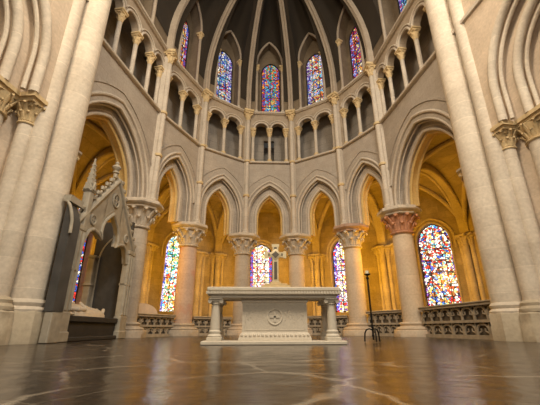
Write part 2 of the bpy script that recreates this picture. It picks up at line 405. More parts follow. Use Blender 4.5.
BAY = []
for i in range(7):
    A, B = NODES[i], NODES[i+1]; L, rz = frame(A, B); c = L/2
    side = i in (0, 6)
    root = struct('wall_'+BAYS[i], (A[0], A[1], 0), rz)
    BAY.append((A, B, L, rz, root))
    a, h, zs = (1.66, 2.16, 4.72) if side else (.69, 1.26, 5.66)
    o1, o2 = arch(a, h, zs, ZA, .36 if side else .44, uc=c), arch(a, h, zs, ZA, 0, uc=c)
    o1 = clipu(o1, .06, L-.06)
    lo = MB(); arch_wall(lo, 0, L, ZA, ZT-.02, [o1], 0, .32); obj('arcade_wall', lo, GREY if not side else GREY, root)
    l2 = MB(); arch_wall(l2, -.04, L+.04, ZA, ZT-.02, [o2], .32, .42); obj('arch_inner_order', l2, GREY, root)
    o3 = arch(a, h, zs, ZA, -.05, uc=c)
    l3 = MB(); arch_wall(l3, -.04, L+.04, ZA, ZT-.02, [o3], .42, .76); obj('arch_soffit', l3, SOFFIT_LIT, root)  # lamp glow painted into the soffit colour
    l4 = MB(); l4.tube(along(o3, .47), .05, 8); l4.tube(along(o3, .72), .05, 8); obj('soffit_roll_moulding', l4, SOFFIT_LIT, root)
    mo = MB()
    mo.tube(along(arch(a, h, zs, ZA, .035, uc=c), .32), .06, 8)
    mo.tube(along(clipu(arch(a, h, zs, ZA, .17, uc=c), .0, L), .325), .022, 6)
    obj('inner_roll_moulding', mo, MOULD, root)
    mo = MB(); mo.tube(along(o1, .03), .05, 8); mo.tube(along(clipu(arch(a, h, zs, ZA, .30 if side else .38, uc=c), .06, L-.06), .17), .03, 8)
    obj('outer_roll_moulding', mo, MOULD, root)
    hd = MB(); P = clipu(arch(a, h, zs, zs-.1 if side else zs+.4, .60, uc=c), .1, L-.1)
    P = [p for p in P if .12 < p[0] < L-.12]
    hd.tube(along(P, -.02), .055, 8); obj('hood_moulding', hd, MOULD, root)
    lb = MB(); P = [p for p in clipu(arch(a, h, zs, None, .98, n=20, uc=c), .1, L-.1) if .12 < p[0] < L-.12]
    lb.band(along(P, -.0), lambda k: (0,1,0), lambda k: (0,0,1), .07, .1); obj('relieving_arch', lb, GREY, root)
    st = MB(); st.prism_v([(-.05,ZT-.02),(L+.05,ZT-.02),(L+.05,ZT+.09),(-.05,ZT+.09)], -.06, .4); st.tube([(-.05,-.09,ZT+.03),(L+.05,-.09,ZT+.03)], .06, 8)
    obj('sill_string_course', st, MOULD, root)
    # triforium
    if side:
        s0 = [0.0, .98, 2.02, 3.06, 4.1]
        us = s0 if i == 6 else [L-s for s in s0[::-1]]
        arcs = [(us[k], us[k+1]) for k in range(4)]
        cols = us[1:-1] if i == 6 else us[1:-1]
        cols = list(cols)+([us[-1], .2] if i == 6 else [us[0], L-.2])
    else:
        arcs = [(.33, c), (c, L-.33)]; cols = [.33, c, L-.33]
    zsp, zcr = 10.87, .40
    outs = [arch((b-q)/2-.1, (.42 if side else .36), zsp, zsp-.02, uc=(q+b)/2, n=9) for q, b in arcs]
    tw = MB(); arch_wall(tw, 0, L, zsp-.02, ZC-.1, outs, .02, .34)
    lo_, hi_ = arcs[0][0]-.1, arcs[-1][1]+.1
    if lo_ > .02: tw.box(0, max(.03, lo_-.02), .02, .34, ZT+.05, zsp-.02)
    if hi_ < L-.02: tw.box(min(L-.03, hi_+.02), L, .02, .34, ZT+.05, zsp-.02)
    obj('triforium_wall', tw, BROWN, root)
    tm = MB()
    for (q, b) in arcs:
        tm.tube(along(arch((b-q)/2-.1, (.42 if side else .36), zsp, None, .03, uc=(q+b)/2, n=9), .03), .05, 8)
        tm.tube(along([p for p in arch((b-q)/2-.1, (.42 if side else .36), zsp, None, .15, uc=(q+b)/2, n=9) if q-.02 < p[0] < b+.02], .0), .035, 6)
    obj('triforium_arch_moulding', tm, MOULD, root)
    tb = MB()
    if i == 3:
        arch_wall(tb, -.6, L+.6, ZT, 12.0, [[(c-.30,ZT),(c-.30,10.75),(c+.30,10.75),(c+.30,ZT)]], 1.15, 1.4); tb.box(c-.6, c+.6, 2.4, 2.5, ZT, 11)
    else: tb.box(-.6, L+.6, 1.15, 1.4, ZT, 12.0)
    obj('triforium_back_wall', tb, TRIB, root)
    td = MB(); td.box(-.3, L+.3, .34, 1.15, ZT-.15, ZT+.04); td.box(-.3, L+.3, .3, 1.4, ZC-.1, ZC+.02); obj('passage_slabs', td, TRIB, root)
    GR = 'colonnettes of the triforium gallery'
    for k, u in enumerate(cols):
        x, y = at(A, rz, u, .15)
        if side:
            oth = ['next to the corner shaft', 'second from the corner shaft', 'third from the corner shaft']
            order = sorted([q for q in cols[:3]], reverse=(i == 0))
            if k < 3: lab = 'gallery colonnette %s %s' % (WHERE[i], oth[order.index(u)])
            elif k == 3: lab = 'gallery colonnette %s hard against the great pier' % WHERE[i]
            else: lab = 'gallery colonnette %s touching the corner shaft' % WHERE[i]
        else: lab = '%s gallery colonnette %s' % (['left side', 'middle', 'right side'][k], WHERE[i])
        colonnette(lab, (x, y, ZT+.06), rz, 0, 0, GR)
    # upper string and clerestory
    st = MB(); st.prism_v([(-.05,ZC-.12),(L+.05,ZC-.12),(L+.05,ZC+.02),(-.05,ZC+.02)], -.08, .4); st.tube([(-.05,-.1,ZC-.03),(L+.05,-.1,ZC-.03)], .06, 8)
    obj('clerestory_string_course', st, MOULD, root)
    ra, rh, rs = (1.0, 1.9, 15.2) if side else (.78, 1.75, 15.4)
    wc = c if not side else c
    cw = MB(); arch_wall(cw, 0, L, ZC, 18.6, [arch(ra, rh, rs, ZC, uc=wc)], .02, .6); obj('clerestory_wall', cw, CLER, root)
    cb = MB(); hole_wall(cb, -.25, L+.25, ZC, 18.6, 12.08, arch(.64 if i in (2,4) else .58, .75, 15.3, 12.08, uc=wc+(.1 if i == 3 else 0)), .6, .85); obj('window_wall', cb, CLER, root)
    fm = MB(); fm.tube(along(arch(ra, rh, rs, None, .0, uc=wc, n=14), -.0), .07, 8); obj('wall_arch_moulding', fm, RIB, root)
    inner = apse_glass_cols(i); border = {3:[R_,R_,O_,B_,P_], 2:[LV,B_,W_,P_], 4:[B_,LV,P_,W_]}.get(i, [B_,R_,P_,LV])
    window(i, A, rz, wc+(.1 if i == 3 else 0), .68, .62 if i in (2,4) else .56, 12.1, 15.3, .73, inner, border, 1.0, 11, 3.1*i, 'stained glass window high %s' % WHERE[i], 5, 3 if i != 3 else 2, .2)
    for sgn, nm in ((-1,'left'), (1,'right')):
        x, y = at(A, rz, wc+sgn*(ra-.02), .02)
        t = thing('window_shaft', 'colonnette %s of the high window %s' % (nm, WHERE[i]), 'colonnette', (x, y, ZC+.02), rz, 'colonnettes flanking the high windows')
        s = MB(); s.lathe([(.12,0),(.12,.1),(.08,.16),(.075,.18)], n=14); obj('base', s, MOULD, t)
        s = MB(); s.lathe([(.075,.17),(.075,2.98)], n=14); obj('shaft', s, RIB, t)
        cp = shift(capital_mb(.075, .14, .3, 6, 1, .028), 0, 0, 2.97); cp.rbox(0,0,.17,.17,3.26,3.36,.02); obj('capital', cp, BUFFCARVE, t)

# ------------------------------------------------------------------ wall shafts at the apse corners and vault ribs
SHL = ['left of the long bay above the tomb', 'above the reddish column on the left', 'left of the central bay', 'right of the central bay', 'above the column behind the candle stand', 'above the red capital on the right']
SHL[0] = 'above the column beside the tomb'
def rib_path(S, K, z0, zs, zk, n=26):
    D = math.hypot(K[0]-S[0], K[1]-S[1]); dz = zk-zs; R = (dz*dz+D*D)/(2*D)
    out = []
    if z0 < zs: out += [(S[0], S[1], z0)]
    am = math.acos(max(-1, (R-D)/R))
    for i in range(n+1):
        p = am*i/n; t = R*(1-math.cos(p))/D
        out.append((S[0]+(K[0]-S[0])*t, S[1]+(K[1]-S[1])*t, zs+R*math.sin(p)))
    return out
ceil = struct('ceiling')
def rib(S, K, z0, zs, zk, label, w=.27):
    P = rib_path(S, K, z0, zs, zk)
    d = Vector((K[0]-S[0], K[1]-S[1], 0)).normalized(); sd = Vector((-d.y, d.x, 0)); m = len(P)
    def tan(i): return (Vector(P[min(i+1, m-1)])-Vector(P[max(i-1, 0)])).normalized()
    def inn(i): return tan(i).cross(sd)*(1 if tan(i).cross(sd).dot(d-Vector((0,0,1))) > 0 else -1)
    b = MB(); b.band([Vector(p)-inn(i)*.14 for i, p in enumerate(P)], lambda i: sd, inn, w, .26); t = obj('vault_rib', b, RIB, ceil)
    for sg in (-1, 1):
        q = MB(); q.tube([tuple(Vector(p)+inn(i)*.0+sd*sg*w*.3) for i, p in enumerate(P)], w*.25, 8); obj('roll_moulding', q, RIB, t)
for i, (x, y) in enumerate(COLS):
    d = DIRS[i]; rz = math.atan2(d[1], d[0]); p = (x-.40*d[0], y-.40*d[1])
    t = thing('wall_shaft', 'slender wall shaft with stone rings rising %s' % SHL[i], 'shaft', (p[0], p[1], ZA), rz, 'wall shafts between the apse bays')
    s = MB(); s.lathe([(.2,0),(.2,.08),(.15,.14),(.16,.2),(.118,.25)], n=18); obj('base', s, MOULD, t)
    s = MB(); s.lathe([(.112,.24),(.112,ZC-ZA-.62)], n=18); s.box(.05, .25, -.14, .14, 0, ZC-ZA-.3); obj('shaft', s, MOULD, t)
    for z in (6.72, ZT+.03):
        s = MB(); s.lathe([(.115,z-ZA-.07),(.16,z-ZA-.05),(.17,z-ZA),(.16,z-ZA+.05),(.115,z-ZA+.07)], n=18); obj('shaft_ring', s, BUFFCARVE, t)
    cp = shift(capital_mb(.112, .21, .42, 6, 1, .04), 0, 0, ZC-ZA-.63); cp.rbox(.02,0,.25,.25,ZC-ZA-.22,ZC-ZA-.13,.02); cp.rbox(.02,0,.28,.28,ZC-ZA-.13,ZC-ZA+.02,.02); obj('capital', cp, BUFFCARVE, t)
    rib((p[0]-.02*d[0], p[1]-.02*d[1]), KEY, ZC+.02, 12.7, ZK, 'moulded vault rib rising %s' % SHL[i])
kb = MB(); kb.lathe([(.1,-.25),(.3,-.2),(.42,0),(.42,.3)], n=20)
tag(obj('vault_boss', kb, RIB, loc=(0,.2,ZK-.1)), 'round carved boss where the apse ribs meet', 'boss')

# ------------------------------------------------------------------ high vault webs
def Rz(D, zs, zk, t):
    dz = zk-zs; R = (dz*dz+D*D)/(2*D); x = t*D; v = R*R-(R-x)**2
    return zs+math.sqrt(max(0, v))
def web(A, B, K0, K1, ra, rs, rh, name='vault_web', uc=None):
    L, _ = frame(A, B); uc = L/2 if uc is None else uc; T = 28; S = 56; grid = []
    prof = arch(ra, rh, rs, None, 0, n=20)
    def F(u):
        u = abs(u-uc)
        if u >= ra: return 0
        for k in range(20):
            (x0, z0), (x1, z1) = prof[k], prof[k+1]
            if x0 <= -u <= x1: return z0+(z1-z0)*((-u-x0)/max(1e-6, x1-x0))
        return rs+rh
    for a in range(T+1):
        t = (a/T)**2.2*1.0; row = []
        for b in range(S+1):
            q = b/S; u = q*L
            bx, by = A[0]+(B[0]-A[0])*q, A[1]+(B[1]-A[1])*q
            kx, ky = K0[0]+(K1[0]-K0[0])*q, K0[1]+(K1[1]-K0[1])*q
            r_ = Rz(4.4, 12.6, ZK, t)+.1; f_ = F(u); z = max(r_, f_+.02+(ZK-rs-rh)*(r_-12.7)/(ZK-12.6)) if f_ else r_
            row.append((bx+(kx-bx)*t, by+(ky-by)*t, z))
        grid.append(row)
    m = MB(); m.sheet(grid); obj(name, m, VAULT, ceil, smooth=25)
for i in range(7):
    A, B, L, rz, root = BAY[i]
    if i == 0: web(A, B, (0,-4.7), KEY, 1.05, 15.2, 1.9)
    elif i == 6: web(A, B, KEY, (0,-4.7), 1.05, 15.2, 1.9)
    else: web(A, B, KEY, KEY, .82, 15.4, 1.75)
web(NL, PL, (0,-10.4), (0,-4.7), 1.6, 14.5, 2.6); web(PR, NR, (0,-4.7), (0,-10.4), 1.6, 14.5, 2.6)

# ------------------------------------------------------------------ great piers with the near arches
def pier(side, P, rz, near, label):
    """side -1 left / +1 right.  local x runs along the wall towards the camera, local y outwards"""
    t = thing('compound_pier', label, 'pier', (P[0], P[1], 0), rz, 'great piers of the choir')
    m = side                                  # local x mirrored on the left
    def X(mb):
        if m < 0: mb.v = [(-a, b, c) for a, b, c in mb.v]; mb.f = [f[::-1] for f in mb.f]
        return mb
    core = MB(); core.prism([(-.30,.36),(.2,.30),(.64,.38),(.78,.55),(1.25,.62),(1.25,1.25),(.2,1.5),(-.75,1.25),(-.75,.5),(-.45,.45)], 0, 5.0); obj('core', X(core), CREAMW, t)
    up = MB(); up.box(-.36, .70, .32, 1.0, 5.0, 12.2); obj('upper_core', X(up), CREAMW, t)
    pl = MB(); octa(pl, [(.45,0),(.45,.3),(.44,.33),(.44,.56),(.42,.6)], 0, .02); obj('plinth', X(pl), PLINTH, t)
    ms = MB(); ms.lathe([(.43,.58),(.44,.63),(.41,.67),(.385,.69),(.40,.72),(.41,.76),(.39,.80),(.365,.83),(.365,12.0)], 0, .02, 36); obj('main_shaft', X(ms), CREAM, t)
    pl = MB(); octa(pl, [(.36,0),(.36,.3),(.34,.33),(.34,.56),(.3,.6)], .62, .1)
    pl.lathe([(.33,.6),(.33,.66),(.28,.72),(.29,.78),(.23,.84)], .62, .1, 24); obj('side_plinth', X(pl), PLINTH, t)
    ss = MB(); ss.lathe([(.2,.82),(.2,12.0)], .6, .1, 24); obj('side_shaft', X(ss), CREAM, t)
    for k, (x, y, r) in enumerate(((.80, .30, .15), (1.32, .72, .27))):
        pl = MB(); octa(pl, [(r+.16,0),(r+.16,.3),(r+.14,.56),(r+.1,.6)], x, y); pl.lathe([(r+.12,.6),(r+.12,.66),(r+.06,.72),(r+.08,.78),(r,.84)], x, y, 24); obj('arch_shaft_base', X(pl), PLINTH, t)
        s = MB(); s.lathe([(r,.8),(r,4.46)], x, y, 28); obj('arch_shaft', X(s), CREAM, t)
        c = shift(capital_mb(r, r+.15, .46, 10, 2, .026), x, y, 4.44); obj('arch_capital', X(c), BUFFCARVE, t)
    ab = MB()
    for g, z0, z1 in ((0, 4.80, 4.88), (.07, 4.88, 4.96), (.13, 4.96, 5.06)):
        ab.prism([(.62-g,.8),(.62-g,.1-g),(1.02+g,.1-g),(1.02+g,.44-g),(1.78+g,.44-g),(1.78+g,1.3),(.62-g,1.3)], z0, z1)
    obj('abacus', X(ab), BUFFCARVE, t)
    # responds on the apse side of the pier carrying the straight-bay arch
    s = MB(); s.lathe([(.40,0),(.40,.5),(.28,.6),(.28,4.0)], -.62, .65, 24); obj('respond_shaft', X(s), DRUM, t)
    c = shift(capital_mb(.28, .46, .62, 8, 2, .06), -.62, .65, 3.95); obj('respond_capital', X(c), BUFFCARVE, t)
    ab = MB(); octa(ab, [(.46,4.5),(.52,4.56),(.56,4.6),(.56,ZA)], -.62, .65); obj('respond_abacus', X(ab), DRUM, t)
    return t
LN, rzN = frame(PR, NR)
pier(1, PR, rzN, NR, 'great cream clustered pier on the right with yellow leafy capitals')
LM, rzM = frame(NL, PIL)
pier(-1, PIL, rzM, NL, 'great cream clustered pier on the left with yellow leafy capitals')
for nm, A, B in (('wall_near_right', PR, NR), ('wall_near_left', NL, PIL)):
    L, rz = frame(A, B); root = struct(nm, (A[0], A[1], 0), rz)
    s = 1 if nm.endswith('right') else -1
    c = 1.08+1.95 if s > 0 else L-1.08-1.95; a, h, zs, z0 = 1.92, 2.35, 5.95, 5.06
    for k, (d, v0, v1, mat) in enumerate(((0,.02,.36,CREAMW), (-.42,.36,.72,CREAMW), (-.85,.72,1.2,CREAMW))):
        mb = MB(); arch_wall(mb, (.72 if s > 0 else .3), L-(.3 if s > 0 else .72), z0, ZT-.02, [arch(a, h, zs, z0, d, uc=c)], v0, v1); obj('arch_order', mb, mat, root)
        mo = MB(); mo.tube(along(arch(a, h, zs, z0, d, uc=c, n=18), v0+.03), .105, 10); mo.tube(along(arch(a, h, zs, z0, d-.14, uc=c, n=18), v0+.16), .05, 8); obj('roll_moulding', mo, CREAM, root)
    st = MB(); st.prism_v([(0,ZT-.02),(L,ZT-.02),(L,ZT+.09),(0,ZT+.09)], -.06, .4); obj('sill_string_course', st, MOULD, root)
    uw = MB(); uw.box(0, L, .1, .5, ZT+.05, 18); obj('upper_wall', uw, CREAMW, root)
    fp = c+s*2.5
    fw = MB(); fw.box(min(c+s*1.95, c+s*3.2), max(c+s*1.95, c+s*3.2), .02, 1.2, 0, z0); obj('far_pier_mass', fw, CREAMW, root)

# ------------------------------------------------------------------ ambulatory
RO = 8.3
WC1 = .62
def pol(th, r=RO): return (r*math.sin(math.radians(th)), r*math.cos(math.radians(th)))
OUT = [(-8.6,-5.4), pol(-83), pol(-50.5), pol(-21), pol(21), pol(48.5), (9.3,2.9), (9.3,-4.9)]
INN = [(PL[0]-.9,PL[1])]+[(COLS[i][0]+.15*DIRS[i][0], COLS[i][1]+.15*DIRS[i][1]) for i in range(6)]+[(PR[0]+.9,PR[1])]
AW = ['far_left', 'left', 'inner_left', 'centre', 'inner_right', 'right', 'far_right']
AWL = [None, 'lower stained glass window half hidden behind the canopied tomb', 'stained glass window with purple border beside the reddish column',
       'stained glass window behind the altar cross, glowing white', 'stained glass window half hidden by the column right of the altar', 'large stained glass window with an iron grid behind the red capital column', None]
ZS_A = 4.45
for i in range(7):
    A, B = OUT[i], OUT[i+1]; L, rz = frame(A, B); c = L/2
    root = struct('wall_ambulatory_'+AW[i], (A[0], A[1], 0), rz)
    wb = MB(); half = .68
    if AWL[i]:
        wc = c
        if i == 3: wc = -.37-A[0]
        if i == 5: half = .78; wc = 2.50
        if i == 2: wc = c-.28; half = .76
        if i == 4: wc = c-.36; half = .74
        if i == 1: wc = WC1
        hh = .75 if i == 3 else .95; o = arch(half, hh, 4.35, 1.12, uc=wc)
        hole_wall(wb, -.1, L+.1, 0, 8.2, 1.12, o, 0, .5)
        obj('outer_wall', wb, AMB, root)
        rm = MB(); rm.tube(along(arch(half, hh, 4.35, 1.12, .03, uc=wc), 0), .05, 8); rm.tube(along(arch(half, hh, 4.35, 3.9, .22, uc=wc), 0), .06, 8); obj('window_moulding', rm, AMBM, root)
        inner, border = {1:([B_,R_,W_,P_,R_],[B_,R_,B_,W_]), 2:([W_,W_,R_,O_,W_,G_,Y_,W_,C_],[P_,LV,B_,LV]), 3:([W_,Y_,W_,(.9,.75,.4),W_,R_,W_,LV,(.6,.2,.05),W_],[P_,R_,P_,B_]),
                         4:([W_,LV,R_,W_,Y_,P_,W_],[P_,B_,R_,LV]), 5:([W_,R_,(.4,.03,.02),C_,Y_,W_,(.5,.16,.04),B_,W_,R_,K_,W_],[R_,K_,P_,W_])}[i]
        window(i, A, rz, wc, .32, half-.01, 1.12, 4.35, hh-.01, inner, border, (0,1.6,2.2,2.0,2.1,1.9)[i], 10 if i != 3 else 11, 5.3*i+1, AWL[i], 6, 3 if i != 5 else 4, .15 if i != 5 else .07)
    else:
        wb.box(-.3, L+.3, 0, .5, 0, 8.2); obj('outer_wall', wb, AMB, root)
# ambulatory vault
def amb_z(u, v, zi=4.7, zo=4.35, H=2.75):
    pu = math.sqrt(max(0, 1-abs(u)**2.0)); pv = math.sqrt(max(0, 1-abs(v)**2.0))
    base = zi+(zo-zi)*(v+1)/2
    return base+H*max(pu, pv)
def amb_pt(i, u, v):
    a = (u+1)/2; b = (v+1)/2
    p0 = [INN[i][k]*(1-a)+INN[i+1][k]*a for k in (0,1)]; p1 = [OUT[i][k]*(1-a)+OUT[i+1][k]*a for k in (0,1)]
    return p0[0]*(1-b)+p1[0]*b, p0[1]*(1-b)+p1[1]*b
avc = struct('ceiling_ambulatory')
RIBL = ['in the far left ambulatory bay', 'in the ambulatory bay behind the tomb', 'in the ambulatory bay behind the reddish column', 'in the central ambulatory bay behind the cross',
        'in the ambulatory bay right of the altar', 'in the ambulatory bay behind the red capital column', 'in the far right ambulatory bay']
for i in range(7):
    n = 32; g = []
    for a in range(n+1):
        u = -1+2*a/n; g.append([(*amb_pt(i, u, -1+2*b/n), amb_z(u, -1+2*b/n)) for b in range(n+1)])
    m = MB(); m.sheet(g); obj('vault_web', m, AMB, avc, smooth=25)
    for dg in (1, -1):
        P = []
        for k in range(29):
            s = -1+2*k/28; P.append((*amb_pt(i, s*.985, s*dg*.985), amb_z(s*.985, s*dg*.985)-.06))
        base = P[0] if dg > 0 else P[0]
        mb = MB(); mb.tube(P, .11, 8); obj('diagonal_rib', mb, AMBM, avc)
for i in range(1, 7):
    P = []
    A, B = INN[i], OUT[i]; n = 24
    for k in range(n+1):
        s = -1+2*k/n; b = (s+1)/2
        P.append((A[0]*(1-b)+B[0]*b, A[1]*(1-b)+B[1]*b, amb_z(1, s)-.12))
    base = P[0]; Q = P
    d = Vector((B[0]-A[0], B[1]-A[1], 0)).normalized(); sd = Vector((-d.y, d.x, 0))
    who = ['from the tomb-side column', 'from the reddish column', 'from the column left of the cross', 'from the column right of the cross', 'from the column behind the candle stand', 'from the red capital column'][i-1]
    mb = MB(); m_ = len(Q)
    def up(k): return (Vector(Q[min(k+1, m_-1)])-Vector(Q[max(k-1, 0)])).normalized().cross(sd)
    mb.band(Q, lambda k: sd, up, .42, .26); t = obj('transverse_arch', mb, AMBM, avc)
    for sg in (-1, 1):
        mb = MB(); mb.tube([tuple(Vector(q)+sd*sg*.17+(up(k)*-.0)-Vector((0,0,.13))) for k, q in enumerate(Q)], .075, 8); obj('roll_moulding', mb, AMBM, t)
    # clustered shafts on the outer wall
def cluster(B, who):
    rz = math.atan2(B[1], B[0])
    t = thing('clustered_wall_shaft', 'ochre clustered shafts on the outer wall %s' % who, 'shaft', (B[0], B[1], 0), rz, 'clustered shafts along the ambulatory wall')
    for (x, y, r) in ((-.24,0,.16), (-.14,-.28,.10), (-.14,.28,.10), (-.02,-.48,.07), (-.02,.48,.07)):
        mb = MB(); mb.lathe([(r+.1,0),(r+.1,.5),(r+.03,.6),(r,.66),(r,3.9)], x, y, 18); obj('shaft', mb, AMBM, t)
        mb = shift(capital_mb(r, r+.11, .42, 6, 1, .035), x, y, 3.88); mb.rbox(x, y, r+.11, r+.11, 4.29, 4.42, .02); obj('capital', mb, AMBM, t)
    mb = MB(); mb.box(-.1, .3, -.5, .5, 0, 4.42); obj('backing_pilaster', mb, AMB, t)
for k in range(1, 7):
    cluster(OUT[k], 'behind the '+['tomb-side column', 'reddish column', 'column left of the cross', 'column right of the cross', 'column behind the candle stand', 'red capital column'][k-1])
cluster(pol(-29), 'left of the altar')
cluster(pol(55.5), 'between candle stand and red capital')

# ------------------------------------------------------------------ pierced stone balustrades
def balustrade(A, B, h, label, n, solid_end=True):
    L, rz = frame(A, B)
    t = thing('stone_balustrade', label, 'balustrade', (A[0], A[1], 0), rz, 'pierced stone balustrades')
    b = MB(); b.box(0, L, -.11, .11, 0, .1); obj('bottom_rail', b, BAL, t)
    zm = h*.47
    b = MB(); b.box(0, L, -.09, .09, zm-.035, zm+.035); obj('middle_rail', b, BAL, t)
    b = MB(); b.box(0, L, -.13, .13, h-.11, h-.04); b.rbox(L/2, 0, L/2, .16, h-.05, h, .015); obj('top_rail', b, BAL, t)
    w = L/n
    tr = MB()
    for k in range(n):
        c = w*(k+.5); hw = w/2
        zt = h-.11
        tr.tube([(c-hw, 0, zm+.03), (c-hw, 0, zm+.45*(zt-zm))], .042, 6)
        zsp_ = zm+.42*(zt-zm); hh = zt-.03-zsp_
        tr.tube(along(arch(hw*.9, hh, zsp_, None, uc=c, n=8), -.01), .036, 6)
        for sg in (-1, 1):
            tr.tube([(c+sg*hw*.8, -.01, zsp_), (c+sg*hw*.38, -.01, zsp_+hh*.12), (c+sg*hw*.42, -.01, zsp_+hh*.5)], .022, 5)
            tr.tube([(c+sg*hw*.95, -.01, zt), (c+sg*hw*.6, -.01, zt-.06), (c+sg*hw*.85, -.01, zt-.16)], .022, 5)
    tr.tube([(L, 0, zm), (L, 0, h-.1)], .042, 6)
    obj('upper_tracery', tr, BAL, t)
    tr = MB()
    for k in range(n):
        c = w*(k+.5); hw = w/2; zz = zm-.06
        tr.tube(along(arch(hw*.88, (zz-.1)*.62, .1+(zz-.1)*.3, .1, uc=c, n=7), -.01), .034, 6)
        for sg in (-1, 1): tr.tube([(c+sg*hw*.7, -.01, .16), (c+sg*hw*.3, -.01, .2), (c+sg*hw*.3, -.01, .27)], .022, 5)
        tr.box(c-hw-.02, c-hw+.02, -.04, .04, .08, zm)
    obj('lower_tracery', tr, BAL, t)
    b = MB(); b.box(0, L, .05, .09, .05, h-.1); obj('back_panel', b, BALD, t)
def bet(i, j, g=.5, out=.1):
    A, B = COLS[i], COLS[j]; L = math.hypot(B[0]-A[0], B[1]-A[1]); ux, uy = (B[0]-A[0])/L, (B[1]-A[1])/L
    return (A[0]+ux*g-uy*out, A[1]+uy*g+ux*out), (B[0]-ux*g-uy*out, B[1]-uy*g+ux*out)
balustrade(*bet(0, 1), .80, 'pierced stone balustrade between the tomb-side column and the reddish column', 6)
balustrade(*bet(1, 2), .78, 'pierced stone balustrade just left of the altar', 6)
balustrade(*bet(2, 3), .80, 'pierced stone balustrade hidden behind the altar block', 5)
balustrade(*bet(3, 4), .82, 'pierced stone balustrade just right of the altar', 6)
balustrade(*bet(4, 5), .94, 'pierced stone balustrade behind the iron candle stand', 5)
balustrade((5.1,-.25), (5.45,-3.75), .96, 'long pierced stone balustrade between red capital column and right pier', 7)
# pale round-topped slab behind the left balustrade
ps = MB(); pts = [(.85*math.cos(PI*k/16), .78+.40*math.sin(PI*k/16)) for k in range(17)]
ps.prism_v([(-.85,0),(.85,0)]+pts, -.35, .35)
A, B = bet(0, 1); L, rz = frame(A, B); q = at(A, rz, .80, .70)
tag(obj('tomb_slab', ps, PALE, loc=(q[0], q[1], 0), rz=rz), 'pale round-topped stone tomb behind the balustrade beside the tomb-side column', 'tomb')

# ------------------------------------------------------------------ altar
AX, AY = -.30, -5.50
alt = thing('stone_altar', 'white stone altar table on columns in front of the apse', 'altar', (AX, AY, 0))
b = MB(); b.rbox(0, .08, 1.29, .50, 0, .065, .012); obj('base_slab', b, ALTAR, alt)
b = MB(); b.rbox(0, .08, 1.17, .42, .80, .86, .01); b.rbox(0, .08, 1.23, .48, .925, .995, .015); b.rbox(0, .08, 1.21, .46, .855, .93, .01); top = obj('table_top', b, ALTAR, alt)
b = MB()
for k in range(46):
    x = -1.2+2.4*k/45; b.box(x-.016, x+.016, -.42, -.38, .872, .922)
for k in range(17):
    y = -.35+.86*k/16
    b.box(-1.25, -1.2, y-.016, y+.016, .872, .922); b.box(1.2, 1.25, y-.016, y+.016, .872, .922)
fz = obj('dentil_frieze', b, ALTAR, alt)
def rect_loft(prof, cx, cy): # (hx,hy,z)
    m = MB(); m.loft([[(cx-hx,cy-hy,z),(cx+hx,cy-hy,z),(cx+hx,cy+hy,z),(cx-hx,cy+hy,z)] for hx, hy, z in prof]); return m
b = rect_loft([(.66,.36,.065),(.66,.36,.10),(.645,.345,.13),(.63,.33,.18),(.60,.30,.205),(.60,.30,.72),(.62,.32,.735),(.62,.32,.80)], .02, .08); blk = obj('altar_block', b, ALTARB, alt)
b = MB()
P = [(-.545,.25),(.545,.25),(.545,.69),(-.545,.69)]
for (x0, z0), (x1, z1) in zip(P, P[1:]+P[:1]): b.tube([(.02+x0,-.2205,z0),(.02+x1,-.2205,z1)], .006, 6)
b.tube([(.02+.135*math.cos(2*PI*k/28), -.223, .475+.135*math.sin(2*PI*k/28)) for k in range(28)], .013, 7, True)
obj('panel_frame', b, ALTAR, alt)
b = MB(); b.box(.02-.09,.02+.09,-.232,-.215,.457,.493); b.box(.02-.018,.02+.018,-.232,-.215,.385,.565)
obj('carved_cross', b, ALTAR, alt)
b = MB()
for sg in (-1, 1):
    for k in range(9):
        x = .02+sg*(.185+.042*k); z = .475+.05*math.sin(k*1.3); b.ball((x, -.2205, z+.07), .009, 6); b.ball((x+.02*sg, -.2205, z-.06), .008, 6)
        b.tube([(x,-.2205,z-.08),(x+.03*sg,-.222,z),(x,-.2205,z+.08)], .005, 5)
obj('relief_foliage', b, ALTARB, alt)
b = MB()
for k in range(17):
    x = .02-.6+1.2*k/16; b.ball((x, -.258, .155), .03, 6)
obj('leaf_border', b, ALTAR, alt)
for sx in (-1, 1):
    for fy in (-.24, .36):
        x = sx*1.07
        sp = MB(); sp.lathe([(.088,.245),(.086,.35),(.070,.69)], x, fy, 24); c = obj('support_column', sp, ALTAR, alt)
        b = MB(); b.rbox(x, fy, .13, .13, .06, .125, .008); b.lathe([(.125,.125),(.128,.15),(.112,.17),(.10,.185),(.108,.205),(.108,.225),(.088,.248)], x, fy, 24); obj('column_base', b, ALTAR, c)
        b = MB(); b.lathe([(.072,.685),(.088,.70),(.078,.715),(.085,.73),(.10,.76)], x, fy, 24)
        b.rbox(x, fy, .125, .115, .775, .802, .006)
        for vx in (-1, 1):
            b.tube([(x+vx*.105, fy-.10, .745), (x+vx*.105, fy+.10, .745)], .036, 12)
        b.box(x-.105, x+.105, fy-.09, fy+.09, .745, .778); obj('column_capital', b, ALTAR, c)
